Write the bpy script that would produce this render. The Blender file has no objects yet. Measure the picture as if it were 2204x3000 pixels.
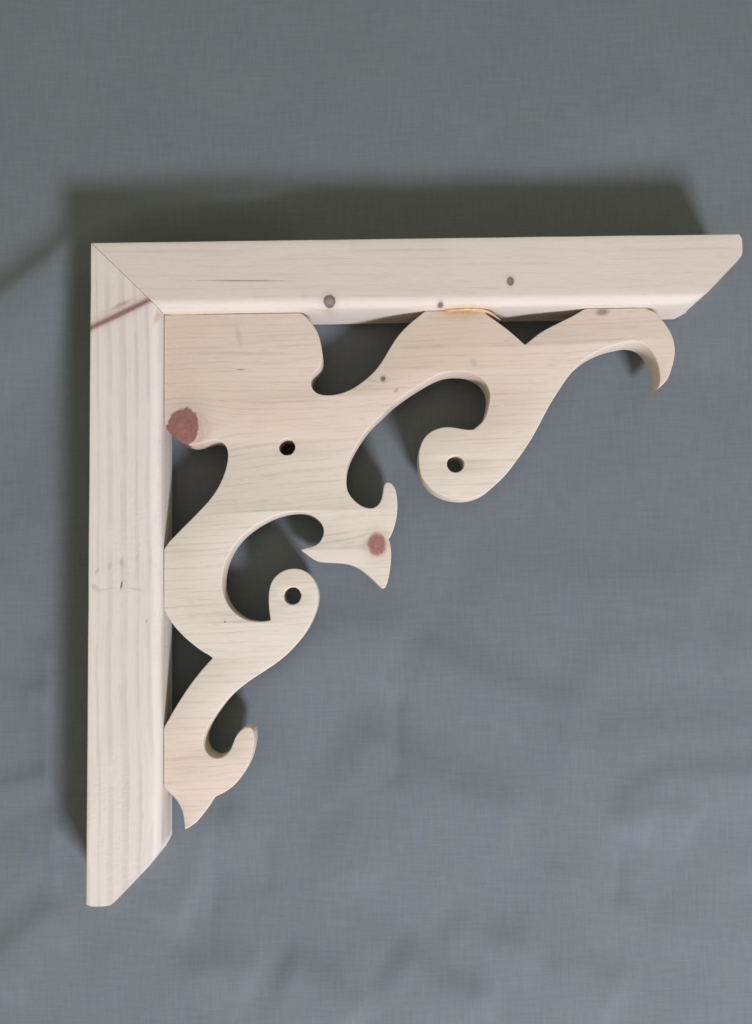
import bpy, bmesh, math, random
import numpy as np
from mathutils import Matrix, Vector, Euler

# ------------------------------------------------------------------ camera, light, exposure
S = bpy.context.scene
COL = S.collection
MM = 0.001

cd = bpy.data.cameras.new('camera')
cd.sensor_fit = 'VERTICAL'; cd.sensor_height = 36.0; cd.lens = 36.0 * 2967.66 / 3000.0
cd.clip_start = 0.01; cd.clip_end = 50.0
cam = bpy.data.objects.new('camera', cd); COL.objects.link(cam)
cam.location = (0.1474117, -0.199876, 0.5804823)
cam.rotation_euler = (0.0897, -0.0105, -0.018)
S.camera = cam

world = bpy.data.worlds.new('World'); S.world = world; world.use_nodes = True
wn, wl = world.node_tree.nodes, world.node_tree.links
bg = wn['Background']; bg.inputs['Strength'].default_value = 1.0
wt = wn.new('ShaderNodeTexCoord'); ws = wn.new('ShaderNodeSeparateXYZ'); wl.new(wt.outputs['Generated'], ws.inputs[0])
wr = wn.new('ShaderNodeValToRGB'); wl.new(ws.outputs[2], wr.inputs[0]); wl.new(wr.outputs[0], bg.inputs['Color'])
wr.color_ramp.elements[0].position = 0.30; wr.color_ramp.elements[0].color = (0.530, 0.540, 0.415, 1)   # the room's walls
wr.color_ramp.elements[1].position = 0.95; wr.color_ramp.elements[1].color = (0.395, 0.318, 0.250, 1)   # the dim ceiling straight above

ld = bpy.data.lights.new('window_light', 'AREA'); ld.shape = 'RECTANGLE'; ld.size = 0.44; ld.size_y = 0.32
ld.energy = 51.0; ld.color = (0.955, 0.945, 1.135)
lo = bpy.data.objects.new('window_light', ld); COL.objects.link(lo)
lo.location = (0.86, -1.60, 1.225)
lo.rotation_euler = (Vector((0.15, -0.2, 0.0)) - lo.location).to_track_quat('-Z', 'Y').to_euler()

S.view_settings.view_transform = 'Standard'; S.view_settings.look = 'None'
S.view_settings.exposure = 0.0; S.view_settings.gamma = 1.0; S.view_settings.use_curve_mapping = False

# ------------------------------------------------------------------ helpers
def link(name, mesh, mat, parent=None):
    o = bpy.data.objects.new(name, mesh); COL.objects.link(o)
    if mat: mesh.materials.append(mat)
    if parent: o.parent = parent
    return o

class G:
    """small builder for shader maths"""
    def __init__(s, mat):
        mat.use_nodes = True; s.nt = mat.node_tree; s.nt.nodes.clear()
    def n(s, t, **kw):
        x = s.nt.nodes.new(t)
        for k, v in kw.items(): setattr(x, k, v)
        return x
    def put(s, sock, v):
        if hasattr(v, 'is_output'): s.nt.links.new(v, sock)
        else: sock.default_value = v
    def m(s, op, a, b=0.0, c=0.0, clamp=False):
        x = s.n('ShaderNodeMath', operation=op, use_clamp=clamp)
        s.put(x.inputs[0], a); s.put(x.inputs[1], b); s.put(x.inputs[2], c)
        return x.outputs[0]
    def add(s, *a):
        r = a[0]
        for b in a[1:]: r = s.m('ADD', r, b)
        return r
    def mul(s, *a):
        r = a[0]
        for b in a[1:]: r = s.m('MULTIPLY', r, b)
        return r
    def sub(s, a, b): return s.m('SUBTRACT', a, b)
    def div(s, a, b): return s.m('DIVIDE', a, b)
    def vec(s, x, y, z):
        q = s.n('ShaderNodeCombineXYZ'); s.put(q.inputs[0], x); s.put(q.inputs[1], y); s.put(q.inputs[2], z)
        return q.outputs[0]
    def noise(s, v, scale=1.0, detail=2.0, rough=0.5, dist=0.0):
        q = s.n('ShaderNodeTexNoise', noise_dimensions='3D')
        s.put(q.inputs['Vector'], v); q.inputs['Scale'].default_value = scale
        q.inputs['Detail'].default_value = detail; q.inputs['Roughness'].default_value = rough
        q.inputs['Distortion'].default_value = dist
        return q.outputs[0]
    def smooth(s, v, a, b, c=0.0, d=1.0):
        q = s.n('ShaderNodeMapRange', interpolation_type='SMOOTHSTEP')
        s.put(q.inputs[0], v); s.put(q.inputs[1], a); s.put(q.inputs[2], b); s.put(q.inputs[3], c); s.put(q.inputs[4], d)
        return q.outputs[0]
    def mix(s, f, a, b, blend='MIX'):
        q = s.n('ShaderNodeMix', data_type='RGBA', blend_type=blend)
        s.put(q.inputs[0], f)
        for i, v in ((6, a), (7, b)):
            if isinstance(v, tuple) and len(v) == 3: v = v + (1.0,)
            s.put(q.inputs[i], v)
        return q.outputs[2]
    def finish(s, color, rough, height=None, dist=0.0003, strength=1.0, spec=0.25, sheen=0.0):
        b = s.n('ShaderNodeBsdfPrincipled'); o = s.n('ShaderNodeOutputMaterial')
        s.put(b.inputs['Base Color'], color); s.put(b.inputs['Roughness'], rough)
        b.inputs['Specular IOR Level'].default_value = spec
        if sheen: b.inputs['Sheen Weight'].default_value = sheen
        if height is not None:
            bp = s.n('ShaderNodeBump'); bp.inputs['Strength'].default_value = strength
            bp.inputs['Distance'].default_value = dist
            s.put(bp.inputs['Height'], height); s.put(b.inputs['Normal'], bp.outputs[0])
        s.nt.links.new(b.outputs[0], o.inputs[0])

# ------------------------------------------------------------------ pine, one recipe for all three boards
def pine(name, swap, base, tint, line, spacing, contrast, knots, seed, tilt=0.0, fibre=0.05, broken=0.5, saw=None, irregular=1.4, bow=1.5, zone=None, ring=(0.60, 0.93, 1.0, 0.95), shiver=0.35):
    """u runs with the grain, v across it, both in millimetres.
    knots: (u, v, half length, half width, angle, colour, strength, edge softness, deflection)"""
    mat = bpy.data.materials.new(name); g = G(mat)
    tc = g.n('ShaderNodeTexCoord'); sp = g.n('ShaderNodeSeparateXYZ')
    g.nt.links.new(tc.outputs['Object'], sp.inputs[0])
    x = g.mul(sp.outputs[0], 1000.0); y = g.mul(sp.outputs[1], 1000.0); w = g.mul(sp.outputs[2], 1000.0)
    u, v = (y, x) if swap else (x, y)
    v0 = v
    for k in knots:                                                    # the grain bends round each knot
        if not k[8]: continue
        du = g.sub(u, k[0]); dv = g.sub(v0, k[1]); R2 = (k[8]) ** 2
        r2 = g.add(g.mul(du, du, 0.35), g.mul(dv, dv), R2 * 0.45)
        v = g.sub(v, g.div(g.mul(dv, R2), r2))
    v = g.add(v, g.mul(u, tilt))
    lowp = g.noise(g.vec(g.mul(u, 0.011), g.mul(v0, 0.022), g.mul(w, 0.02)), 1.0, 2.0)
    v = g.add(v, g.mul(g.sub(lowp, 0.5), bow * 8.0))
    shake = g.noise(g.vec(g.mul(u, 0.06), g.mul(v0, 0.12), seed), 1.0, 2.0)
    v = g.add(v, g.mul(g.sub(shake, 0.5), shiver * 2))
    vw = g.add(v, g.mul(w, 0.45))
    irr = g.noise(g.vec(seed * 3.1, g.mul(vw, 0.07), 0.3), 1.0, 2.0)
    ph = g.add(g.div(vw, spacing), g.mul(irr, irregular * 2.4))
    fr = g.m('FRACT', ph)
    late = g.mul(g.smooth(fr, ring[0], ring[1]), g.smooth(fr, ring[2], ring[3]))       # slow darkening, quick end: one year ring
    ring_id = g.m('FLOOR', ph)
    brk = g.noise(g.vec(g.mul(u, 0.030), g.mul(ring_id, 7.3), seed), 1.0, 3.0, 0.6)
    late = g.mul(late, g.smooth(brk, broken - 0.16, broken + 0.22))
    fine = g.noise(g.vec(g.mul(u, 0.035), g.mul(vw, 0.55), g.add(g.mul(w, 0.5), seed)), 1.0, 3.0, 0.6)
    fib = g.noise(g.vec(g.mul(u, 0.16), g.mul(vw, 2.6), g.mul(w, 2.0)), 1.0, 2.0, 0.6)
    dash = g.noise(g.vec(g.mul(u, 0.085), g.mul(vw, 0.95), g.add(g.mul(w, 0.6), seed + 4.0)), 1.0, 2.0, 0.55)
    mott = g.noise(g.vec(g.mul(u, 0.010), g.mul(v0, 0.016), g.add(g.mul(w, 0.02), seed)), 1.0, 3.0, 0.55)
    spot = g.noise(g.vec(g.mul(u, 0.05), g.mul(v0, 0.08), g.add(g.mul(w, 0.1), seed + 9.0)), 1.0, 3.0, 0.6)
    col = g.mix(g.smooth(mott, 0.36, 0.64), base, tint)
    if zone:                                                           # paler sapwood between two heartier bands of the board
        zv = g.add(v0, g.mul(u, zone[2]), g.mul(g.sub(mott, 0.5), 60.0), g.mul(g.sub(spot, 0.5), 14.0))
        zm = g.mul(g.smooth(zv, zone[0] + 38, zone[0] - 38), g.smooth(zv, zone[1] - 30, zone[1] + 30))
        col = g.mix(g.mul(zm, 0.9), col, zone[3])
    col = g.mix(g.mul(late, contrast), col, line)
    col = g.mix(g.mul(g.smooth(fine, 0.52, 0.72), contrast * 0.55), col, line)
    col = g.mix(g.mul(g.smooth(dash, 0.66, 0.78), contrast * 1.15), col, line)
    col = g.mix(g.mul(g.smooth(spot, 0.60, 0.76), 0.10), col, line)
    col = g.mix(g.mul(g.smooth(fib, 0.35, 0.72), fibre), col, (base[0] * .72, base[1] * .68, base[2] * .64))
    rag = g.noise(g.vec(g.mul(u, 0.30), g.mul(v0, 0.30), g.mul(w, 0.1)), 1.0, 4.0, 0.62)
    crack = g.noise(g.vec(g.mul(u, 0.55), g.mul(v0, 0.55), 3.0), 1.0, 3.0, 0.6, 0.8)
    knot_all = 0.0
    for kn in knots:
        ku, kv, a, b, ang, kc, ks, soft, defl = kn[:9]
        du = g.sub(u, ku); dv = g.sub(v0, kv); c, s_ = math.cos(ang), math.sin(ang)
        p = g.div(g.add(g.mul(du, c), g.mul(dv, s_)), a); q = g.div(g.sub(g.mul(dv, c), g.mul(du, s_)), b)
        dd = g.add(g.mul(p, p), g.mul(q, q))
        if len(kn) > 9:                                                # a knot that stops short of the board's side
            dw = g.div(g.sub(w, kn[9]), kn[10]); dd = g.add(dd, g.mul(dw, dw))
        d = g.m('SQRT', dd)
        d = g.add(d, g.mul(g.sub(rag, 0.5), 0.50 if min(a, b) > 4 else 0.25))
        mk = g.smooth(d, 1.0 + soft, 1.0 - soft)
        halo = g.mul(g.smooth(d, 2.3, 0.9), 0.16 if defl else 0.05)
        rings = g.m('SINE', g.mul(d, 9.0))
        kcol = g.mix(g.add(0.5, g.mul(rings, 0.24), g.mul(g.sub(crack, 0.5), 2.0)), tuple(t * 0.80 for t in kc), tuple(min(1, t * 1.26) for t in kc))
        if min(a, b) > 1.6 and max(kc) < 0.2:                          # bark ring round the small tight knots
            kcol = g.mix(g.mul(g.smooth(d, 0.55, 0.80), 0.65), kcol, (0.055, 0.038, 0.036))
        if min(a, b) > 4 and soft < 0.5:
            kcol = g.mix(g.mul(g.smooth(d, 0.70, 0.98), 0.38), kcol, (0.13, 0.055, 0.048))
            kcol = g.mix(g.mul(g.smooth(crack, 0.66, 0.74), 0.30), kcol, (0.50, 0.33, 0.29))
        col = g.mix(halo, col, kc)
        col = g.mix(g.mul(mk, ks), col, kcol)
        knot_all = g.m('MAXIMUM', knot_all, g.mul(mk, ks))
    h = g.add(g.mul(fib, 0.35), g.mul(fine, 0.25))
    if saw:
        band = g.noise(g.vec(g.mul(u, 0.45), g.mul(v0, 0.30), g.mul(w, 0.2)), 1.0, 3.0, 0.65)
        where = g.noise(g.vec(g.mul(u, 0.016), g.mul(v0, 0.05), seed), 1.0, 2.0)
        h = g.add(h, g.mul(band, g.smooth(where, 0.42, 0.62), saw))
        h = g.add(h, g.mul(late, -saw * 0.25))
    rough = g.sub(g.add(0.62, g.mul(fine, 0.12)), g.mul(knot_all, 0.22))
    g.finish(col, rough, h, dist=0.00035, strength=0.5, spec=0.22)
    return mat

RED = (0.218, 0.094, 0.080); DARK = (0.105, 0.075, 0.065)
LINE = (0.36, 0.265, 0.215)
M_top = pine('pine_smooth', False, (0.588, 0.530, 0.452), (0.603, 0.550, 0.467), LINE, 5.0, 0.22,
    [(130.6, -34.6, 3.3, 3.3, 0, (0.190, 0.140, 0.135), 0.95, 0.16, 3.2, 38.1, 14.0), (191.6, -37.2, 1.6, 2.4, 0, DARK, 0.90, 0.4, 1.8, 35.0, 2.4),
     (230.2, -25.1, 1.9, 2.5, 0, (0.195, 0.145, 0.120), 0.92, 0.2, 2.4), (206.5, -38.1, 13.0, 6.0, 0, (0.52, 0.34, 0.16), 0.75, 0.55, 0, 30.5, 4.2), (84.0, -22.7, 19.0, 0.34, -0.02, (0.20, 0.14, 0.11), 0.75, 0.8, 0)],
    2.3, tilt=0.01, fibre=0.16, broken=0.52, bow=0.5)

# outline of the fretwork in millimetres from the outer corner of the bracket
OUTLINE = [(38.30,-38.30), (39.40,-38.30), (40.50,-38.30), (41.60,-38.30), (42.70,-38.30), (43.80,-38.30), (44.90,-38.30), (46.00,-38.30), (47.10,-38.30), (48.19,-38.30),
(49.29,-38.30), (50.39,-38.30), (51.49,-38.30), (52.59,-38.30), (53.69,-38.30), (54.79,-38.30), (55.89,-38.30), (56.99,-38.30), (58.09,-38.30), (59.19,-38.30), (60.29,-38.30),
(61.39,-38.30), (62.49,-38.30), (63.59,-38.30), (64.69,-38.30), (65.79,-38.30), (66.89,-38.30), (67.98,-38.30), (69.08,-38.30), (70.18,-38.30), (71.28,-38.30), (72.38,-38.30),
(73.48,-38.30), (74.58,-38.30), (75.68,-38.30), (76.78,-38.30), (77.88,-38.30), (78.98,-38.30), (80.08,-38.30), (81.18,-38.30), (82.28,-38.30), (83.38,-38.30), (84.48,-38.30),
(85.58,-38.30), (86.67,-38.30), (87.77,-38.30), (88.87,-38.30), (89.97,-38.30), (91.07,-38.30), (92.17,-38.30), (93.27,-38.30), (94.37,-38.30), (95.47,-38.30), (96.57,-38.30),
(97.67,-38.30), (98.77,-38.30), (99.87,-38.30), (100.97,-38.30), (102.07,-38.30), (103.17,-38.30), (104.27,-38.30), (105.37,-38.30), (106.46,-38.30), (107.56,-38.30),
(108.66,-38.30), (109.76,-38.30), (110.86,-38.29), (111.96,-38.28), (113.06,-38.31), (114.15,-38.47), (115.16,-38.89), (116.04,-39.54), (116.81,-40.32), (117.55,-41.14),
(118.28,-41.96), (118.99,-42.80), (119.68,-43.66), (120.34,-44.54), (120.98,-45.43), (121.59,-46.34), (122.18,-47.27), (122.72,-48.23), (123.20,-49.22), (123.63,-50.23),
(124.00,-51.27), (124.33,-52.32), (124.61,-53.38), (124.85,-54.45), (125.07,-55.53), (125.27,-56.61), (125.45,-57.69), (125.61,-58.78), (125.75,-59.87), (125.85,-60.97),
(125.92,-62.06), (125.93,-63.16), (125.87,-64.26), (125.74,-65.35), (125.50,-66.43), (125.14,-67.46), (124.65,-68.45), (124.05,-69.36), (123.36,-70.22), (122.62,-71.04),
(121.87,-71.84), (121.15,-72.67), (120.51,-73.56), (120.01,-74.54), (119.66,-75.58), (119.45,-76.66), (119.39,-77.76), (119.47,-78.85), (119.72,-79.92), (120.12,-80.94),
(120.68,-81.89), (121.40,-82.72), (122.24,-83.42), (123.20,-83.97), (124.21,-84.38), (125.27,-84.67), (126.35,-84.86), (127.45,-84.97), (128.55,-85.01), (129.65,-85.00),
(130.74,-84.95), (131.84,-84.85), (132.93,-84.70), (134.01,-84.51), (135.09,-84.28), (136.15,-84.00), (137.20,-83.68), (138.24,-83.33), (139.27,-82.94), (140.28,-82.51),
(141.28,-82.04), (142.26,-81.54), (143.22,-81.01), (144.16,-80.45), (145.09,-79.86), (146.01,-79.25), (146.91,-78.62), (147.80,-77.97), (148.68,-77.31), (149.54,-76.63),
(150.39,-75.94), (151.23,-75.23), (152.06,-74.50), (152.86,-73.75), (153.64,-72.98), (154.41,-72.19), (155.16,-71.38), (155.88,-70.56), (156.58,-69.71), (157.25,-68.84),
(157.90,-67.95), (158.53,-67.05), (159.14,-66.14), (159.74,-65.21), (160.33,-64.29), (160.91,-63.35), (161.48,-62.41), (162.05,-61.47), (162.61,-60.53), (163.18,-59.58),
(163.75,-58.65), (164.33,-57.71), (164.91,-56.78), (165.51,-55.85), (166.11,-54.94), (166.73,-54.03), (167.38,-53.14), (168.05,-52.27), (168.74,-51.42), (169.47,-50.59),
(170.21,-49.78), (170.97,-48.98), (171.74,-48.20), (172.53,-47.43), (173.33,-46.68), (174.14,-45.94), (174.96,-45.21), (175.80,-44.49), (176.64,-43.79), (177.50,-43.10),
(178.36,-42.41), (179.22,-41.72), (180.08,-41.04), (180.94,-40.35), (181.80,-39.67), (182.66,-38.98), (183.52,-38.30), (194.12,-38.30), (204.72,-38.30), (215.32,-38.30),
(216.12,-39.05), (216.93,-39.80), (217.76,-40.53), (218.60,-41.23), (219.47,-41.91), (220.34,-42.58), (221.22,-43.24), (222.10,-43.91), (222.97,-44.57), (223.85,-45.24),
(224.72,-45.91), (225.59,-46.58), (226.45,-47.26), (227.31,-47.95), (228.17,-48.65), (229.01,-49.35), (229.84,-50.07), (230.67,-50.79), (231.49,-51.53), (232.31,-52.26),
(233.12,-53.01), (233.92,-53.76), (234.72,-54.51), (235.52,-55.28), (236.31,-56.04), (237.11,-56.80), (237.93,-57.53), (238.75,-58.26), (239.62,-57.58), (240.49,-56.89),
(241.36,-56.21), (242.23,-55.52), (243.10,-54.84), (243.97,-54.15), (244.84,-53.48), (245.73,-52.82), (246.64,-52.18), (247.56,-51.57), (248.50,-50.99), (249.45,-50.42),
(250.41,-49.87), (251.38,-49.34), (252.36,-48.83), (253.35,-48.33), (254.34,-47.84), (255.34,-47.36), (256.34,-46.89), (257.34,-46.41), (258.34,-45.94), (259.34,-45.46),
(260.33,-44.99), (261.33,-44.51), (262.33,-44.03), (263.32,-43.55), (264.32,-43.06), (265.31,-42.57), (266.29,-42.07), (267.27,-41.55), (268.24,-41.01), (269.19,-40.45),
(270.15,-39.90), (271.12,-39.36), (272.11,-38.87), (273.15,-38.49), (274.23,-38.27), (275.33,-38.23), (276.44,-38.30), (290.13,-38.30), (303.81,-38.30), (304.90,-38.49),
(305.99,-38.68), (307.07,-38.89), (308.14,-39.16), (309.19,-39.50), (310.19,-39.95), (311.14,-40.51), (312.03,-41.17), (312.86,-41.89), (313.64,-42.67), (314.37,-43.49),
(315.08,-44.34), (315.76,-45.21), (316.41,-46.10), (317.05,-47.00), (317.67,-47.91), (318.26,-48.84), (318.83,-49.79), (319.37,-50.75), (319.88,-51.73), (320.35,-52.73),
(320.77,-53.74), (321.14,-54.78), (321.44,-55.84), (321.69,-56.92), (321.90,-58.00), (322.07,-59.09), (322.20,-60.19), (322.28,-61.29), (322.29,-62.39), (322.23,-63.49),
(322.11,-64.58), (321.94,-65.67), (321.73,-66.76), (321.50,-67.84), (321.24,-68.91), (320.95,-69.97), (320.63,-71.03), (320.29,-72.07), (319.92,-73.11), (319.53,-74.15),
(319.14,-75.18), (318.72,-76.20), (318.28,-77.21), (317.78,-78.19), (317.21,-79.13), (316.54,-80.01), (315.80,-80.83), (315.01,-81.60), (314.19,-82.34), (313.35,-83.06),
(312.50,-83.76), (311.64,-84.45), (310.77,-85.13), (311.34,-84.19), (311.87,-83.22), (312.30,-82.22), (312.64,-81.17), (312.87,-80.10), (313.03,-79.01), (313.12,-77.92),
(313.14,-76.82), (313.10,-75.72), (313.01,-74.63), (312.87,-73.54), (312.69,-72.45), (312.48,-71.38), (312.23,-70.31), (311.96,-69.24), (311.64,-68.19), (311.26,-67.16),
(310.83,-66.15), (310.33,-65.17), (309.79,-64.22), (309.21,-63.29), (308.58,-62.39), (307.90,-61.52), (307.16,-60.71), (306.35,-59.98), (305.46,-59.33), (304.52,-58.77),
(303.52,-58.31), (302.48,-57.95), (301.42,-57.69), (300.33,-57.51), (299.24,-57.41), (298.14,-57.39), (297.05,-57.47), (295.96,-57.62), (294.88,-57.81), (293.80,-58.02),
(292.72,-58.23), (291.64,-58.44), (290.57,-58.66), (289.49,-58.89), (288.43,-59.14), (287.36,-59.43), (286.31,-59.74), (285.27,-60.08), (284.23,-60.45), (283.21,-60.84),
(282.19,-61.24), (281.17,-61.67), (280.17,-62.10), (279.17,-62.56), (278.18,-63.04), (277.20,-63.54), (276.24,-64.08), (275.30,-64.64), (274.38,-65.23), (273.47,-65.85),
(272.58,-66.49), (271.71,-67.16), (270.85,-67.84), (270.00,-68.54), (269.17,-69.26), (268.36,-70.00), (267.56,-70.75), (266.78,-71.53), (266.02,-72.32), (265.27,-73.12),
(264.53,-73.94), (263.81,-74.76), (263.10,-75.60), (262.40,-76.45), (261.71,-77.30), (261.04,-78.17), (260.38,-79.05), (259.73,-79.93), (259.10,-80.83), (258.47,-81.73),
(257.85,-82.64), (257.23,-83.55), (256.61,-84.45), (255.99,-85.36), (255.36,-86.26), (254.74,-87.17), (254.13,-88.08), (253.52,-88.99), (252.93,-89.91), (252.34,-90.84),
(251.76,-91.78), (251.19,-92.71), (250.63,-93.66), (250.08,-94.61), (249.53,-95.56), (248.99,-96.51), (248.45,-97.47), (247.92,-98.43), (247.39,-99.39), (246.87,-100.36),
(246.35,-101.33), (245.82,-102.29), (245.29,-103.26), (244.76,-104.21), (244.22,-105.17), (243.67,-106.12), (243.12,-107.07), (242.56,-108.02), (242.00,-108.96), (241.43,-109.90),
(240.85,-110.83), (240.26,-111.76), (239.65,-112.67), (239.04,-113.58), (238.42,-114.49), (237.79,-115.39), (237.15,-116.28), (236.51,-117.17), (235.86,-118.06), (235.22,-118.95),
(234.57,-119.84), (233.92,-120.72), (233.27,-121.61), (232.61,-122.49), (231.95,-123.36), (231.28,-124.23), (230.60,-125.10), (229.92,-125.96), (229.24,-126.82), (228.55,-127.68),
(227.86,-128.53), (227.15,-129.37), (226.43,-130.20), (225.70,-131.01), (224.94,-131.81), (224.17,-132.59), (223.38,-133.36), (222.58,-134.10), (221.76,-134.84), (220.93,-135.56),
(220.11,-136.28), (219.28,-137.00), (218.44,-137.72), (217.60,-138.42), (216.75,-139.11), (215.87,-139.78), (214.97,-140.40), (214.04,-140.98), (213.07,-141.50), (212.08,-141.96),
(211.06,-142.38), (210.02,-142.75), (208.98,-143.08), (207.92,-143.37), (206.85,-143.62), (205.77,-143.82), (204.68,-143.97), (203.59,-144.06), (202.49,-144.10), (201.39,-144.09),
(200.30,-144.04), (199.20,-143.94), (198.11,-143.81), (197.03,-143.64), (195.95,-143.44), (194.88,-143.19), (193.82,-142.91), (192.77,-142.58), (191.73,-142.21), (190.71,-141.80),
(189.71,-141.35), (188.73,-140.85), (187.78,-140.31), (186.86,-139.72), (185.97,-139.07), (185.12,-138.37), (184.32,-137.62), (183.55,-136.84), (182.81,-136.03), (182.10,-135.19),
(181.41,-134.34), (180.76,-133.45), (180.16,-132.53), (179.64,-131.56), (179.23,-130.55), (178.92,-129.49), (178.70,-128.42), (178.54,-127.33), (178.41,-126.24), (178.30,-125.15),
(178.22,-124.05), (178.15,-122.96), (178.13,-121.86), (178.14,-120.76), (178.20,-119.67), (178.30,-118.57), (178.45,-117.48), (178.65,-116.41), (178.91,-115.34), (179.23,-114.29),
(179.61,-113.26), (180.06,-112.26), (180.57,-111.29), (181.16,-110.36), (181.80,-109.47), (182.52,-108.64), (183.30,-107.87), (184.14,-107.16), (185.04,-106.54), (185.99,-105.98),
(186.98,-105.50), (188.00,-105.10), (189.04,-104.75), (190.10,-104.47), (191.18,-104.24), (192.26,-104.07), (193.35,-103.96), (194.45,-103.93), (195.55,-103.97), (196.64,-104.07),
(197.73,-104.20), (198.82,-104.37), (199.90,-104.57), (200.97,-104.79), (202.05,-105.00), (203.13,-105.21), (204.21,-105.39), (205.30,-105.52), (206.40,-105.57), (207.50,-105.56),
(208.59,-105.50), (209.49,-104.87), (210.38,-104.22), (211.24,-103.55), (212.08,-102.84), (212.88,-102.09), (213.64,-101.30), (214.33,-100.45), (214.93,-99.53), (215.44,-98.56),
(215.88,-97.55), (216.25,-96.52), (216.58,-95.47), (216.89,-94.42), (217.17,-93.36), (217.43,-92.29), (217.67,-91.22), (217.88,-90.15), (218.06,-89.06), (218.17,-87.97),
(218.22,-86.88), (218.19,-85.78), (218.07,-84.69), (217.86,-83.61), (217.56,-82.56), (217.17,-81.53), (216.69,-80.55), (216.13,-79.60), (215.48,-78.72), (214.76,-77.89),
(213.97,-77.13), (213.12,-76.44), (212.22,-75.82), (211.28,-75.25), (210.31,-74.73), (209.32,-74.25), (208.31,-73.82), (207.28,-73.46), (206.22,-73.16), (205.15,-72.94),
(204.07,-72.77), (202.97,-72.66), (201.88,-72.58), (200.78,-72.55), (199.69,-72.54), (198.59,-72.57), (197.49,-72.64), (196.40,-72.76), (195.32,-72.92), (194.24,-73.13),
(193.17,-73.38), (192.12,-73.69), (191.08,-74.04), (190.06,-74.43), (189.04,-74.86), (188.05,-75.31), (187.06,-75.79), (186.08,-76.30), (185.12,-76.82), (184.16,-77.35),
(183.21,-77.90), (182.26,-78.45), (181.31,-79.00), (180.36,-79.56), (179.42,-80.12), (178.48,-80.68), (177.55,-81.26), (176.62,-81.84), (175.69,-82.43), (174.77,-83.02),
(173.85,-83.63), (172.94,-84.24), (172.04,-84.86), (171.14,-85.49), (170.25,-86.13), (169.36,-86.77), (168.47,-87.42), (167.59,-88.08), (166.72,-88.74), (165.86,-89.42),
(165.01,-90.12), (164.18,-90.83), (163.36,-91.57), (162.56,-92.31), (161.76,-93.07), (160.97,-93.82), (160.17,-94.57), (159.36,-95.32), (158.55,-96.06), (157.73,-96.79),
(156.91,-97.52), (156.10,-98.25), (155.29,-99.00), (154.50,-99.76), (153.73,-100.53), (152.97,-101.33), (152.22,-102.13), (151.50,-102.95), (150.78,-103.79), (150.08,-104.63),
(149.39,-105.49), (148.72,-106.36), (148.07,-107.24), (147.44,-108.13), (146.82,-109.04), (146.21,-109.96), (145.62,-110.88), (145.03,-111.80), (144.45,-112.74), (143.88,-113.67),
(143.32,-114.62), (142.77,-115.57), (142.24,-116.53), (141.73,-117.49), (141.23,-118.47), (140.76,-119.47), (140.32,-120.47), (139.91,-121.49), (139.54,-122.52), (139.20,-123.56),
(138.91,-124.62), (138.67,-125.69), (138.47,-126.77), (138.31,-127.86), (138.18,-128.95), (138.09,-130.04), (138.03,-131.13), (138.00,-132.23), (138.01,-133.33), (138.06,-134.43),
(138.15,-135.52), (138.31,-136.60), (138.55,-137.67), (138.90,-138.71), (139.36,-139.71), (139.91,-140.66), (140.52,-141.57), (141.19,-142.44), (141.90,-143.28), (142.65,-144.07),
(143.46,-144.82), (144.31,-145.51), (145.21,-146.14), (146.15,-146.71), (147.13,-147.20), (148.14,-147.62), (149.19,-147.93), (150.27,-148.12), (151.37,-148.16), (152.45,-148.02),
(153.49,-147.67), (154.44,-147.13), (155.28,-146.41), (155.98,-145.57), (156.57,-144.65), (157.04,-143.66), (157.41,-142.63), (157.70,-141.57), (157.92,-140.49), (158.09,-139.41),
(158.24,-138.32), (158.40,-137.24), (158.64,-136.17), (159.07,-135.16), (159.79,-134.34), (160.81,-133.98), (161.88,-134.17), (162.81,-134.74), (163.58,-135.52), (164.20,-136.43),
(164.67,-137.41), (165.02,-138.45), (165.28,-139.52), (165.47,-140.60), (165.62,-141.69), (165.74,-142.78), (165.83,-143.87), (165.89,-144.97), (165.92,-146.06), (165.91,-147.16),
(165.88,-148.26), (165.81,-149.35), (165.71,-150.44), (165.58,-151.53), (165.41,-152.62), (165.21,-153.70), (164.98,-154.77), (164.72,-155.83), (164.43,-156.89), (164.12,-157.94),
(163.78,-158.99), (163.43,-160.03), (163.04,-161.06), (162.61,-162.06), (162.09,-163.03), (161.42,-163.90), (160.65,-164.67), (160.99,-165.73), (161.28,-166.79), (161.50,-167.88),
(161.67,-168.97), (161.79,-170.07), (161.88,-171.17), (161.93,-172.28), (161.95,-173.38), (161.94,-174.49), (161.89,-175.60), (161.81,-176.70), (161.70,-177.80), (161.57,-178.90),
(161.43,-180.00), (161.27,-181.09), (161.09,-182.18), (160.91,-183.27), (160.70,-184.36), (160.48,-185.45), (160.24,-186.52), (159.97,-187.60), (159.67,-188.66), (159.33,-189.72),
(158.91,-190.74), (158.29,-191.65), (157.29,-192.03), (156.28,-191.62), (155.42,-190.92), (154.64,-190.13), (153.88,-189.33), (153.12,-188.52), (152.35,-187.73), (151.55,-186.96),
(150.75,-186.20), (149.94,-185.45), (149.11,-184.72), (148.28,-183.99), (147.43,-183.28), (146.57,-182.58), (145.70,-181.89), (144.81,-181.24), (143.88,-180.63), (142.93,-180.08),
(141.94,-179.58), (140.92,-179.14), (139.89,-178.76), (138.83,-178.42), (137.76,-178.14), (136.68,-177.91), (135.59,-177.73), (134.49,-177.59), (133.39,-177.48), (132.29,-177.38),
(131.19,-177.29), (130.08,-177.21), (128.98,-177.14), (127.87,-177.08), (126.77,-177.01), (125.67,-176.93), (124.57,-176.81), (123.47,-176.66), (122.38,-176.48), (121.29,-176.28),
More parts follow.
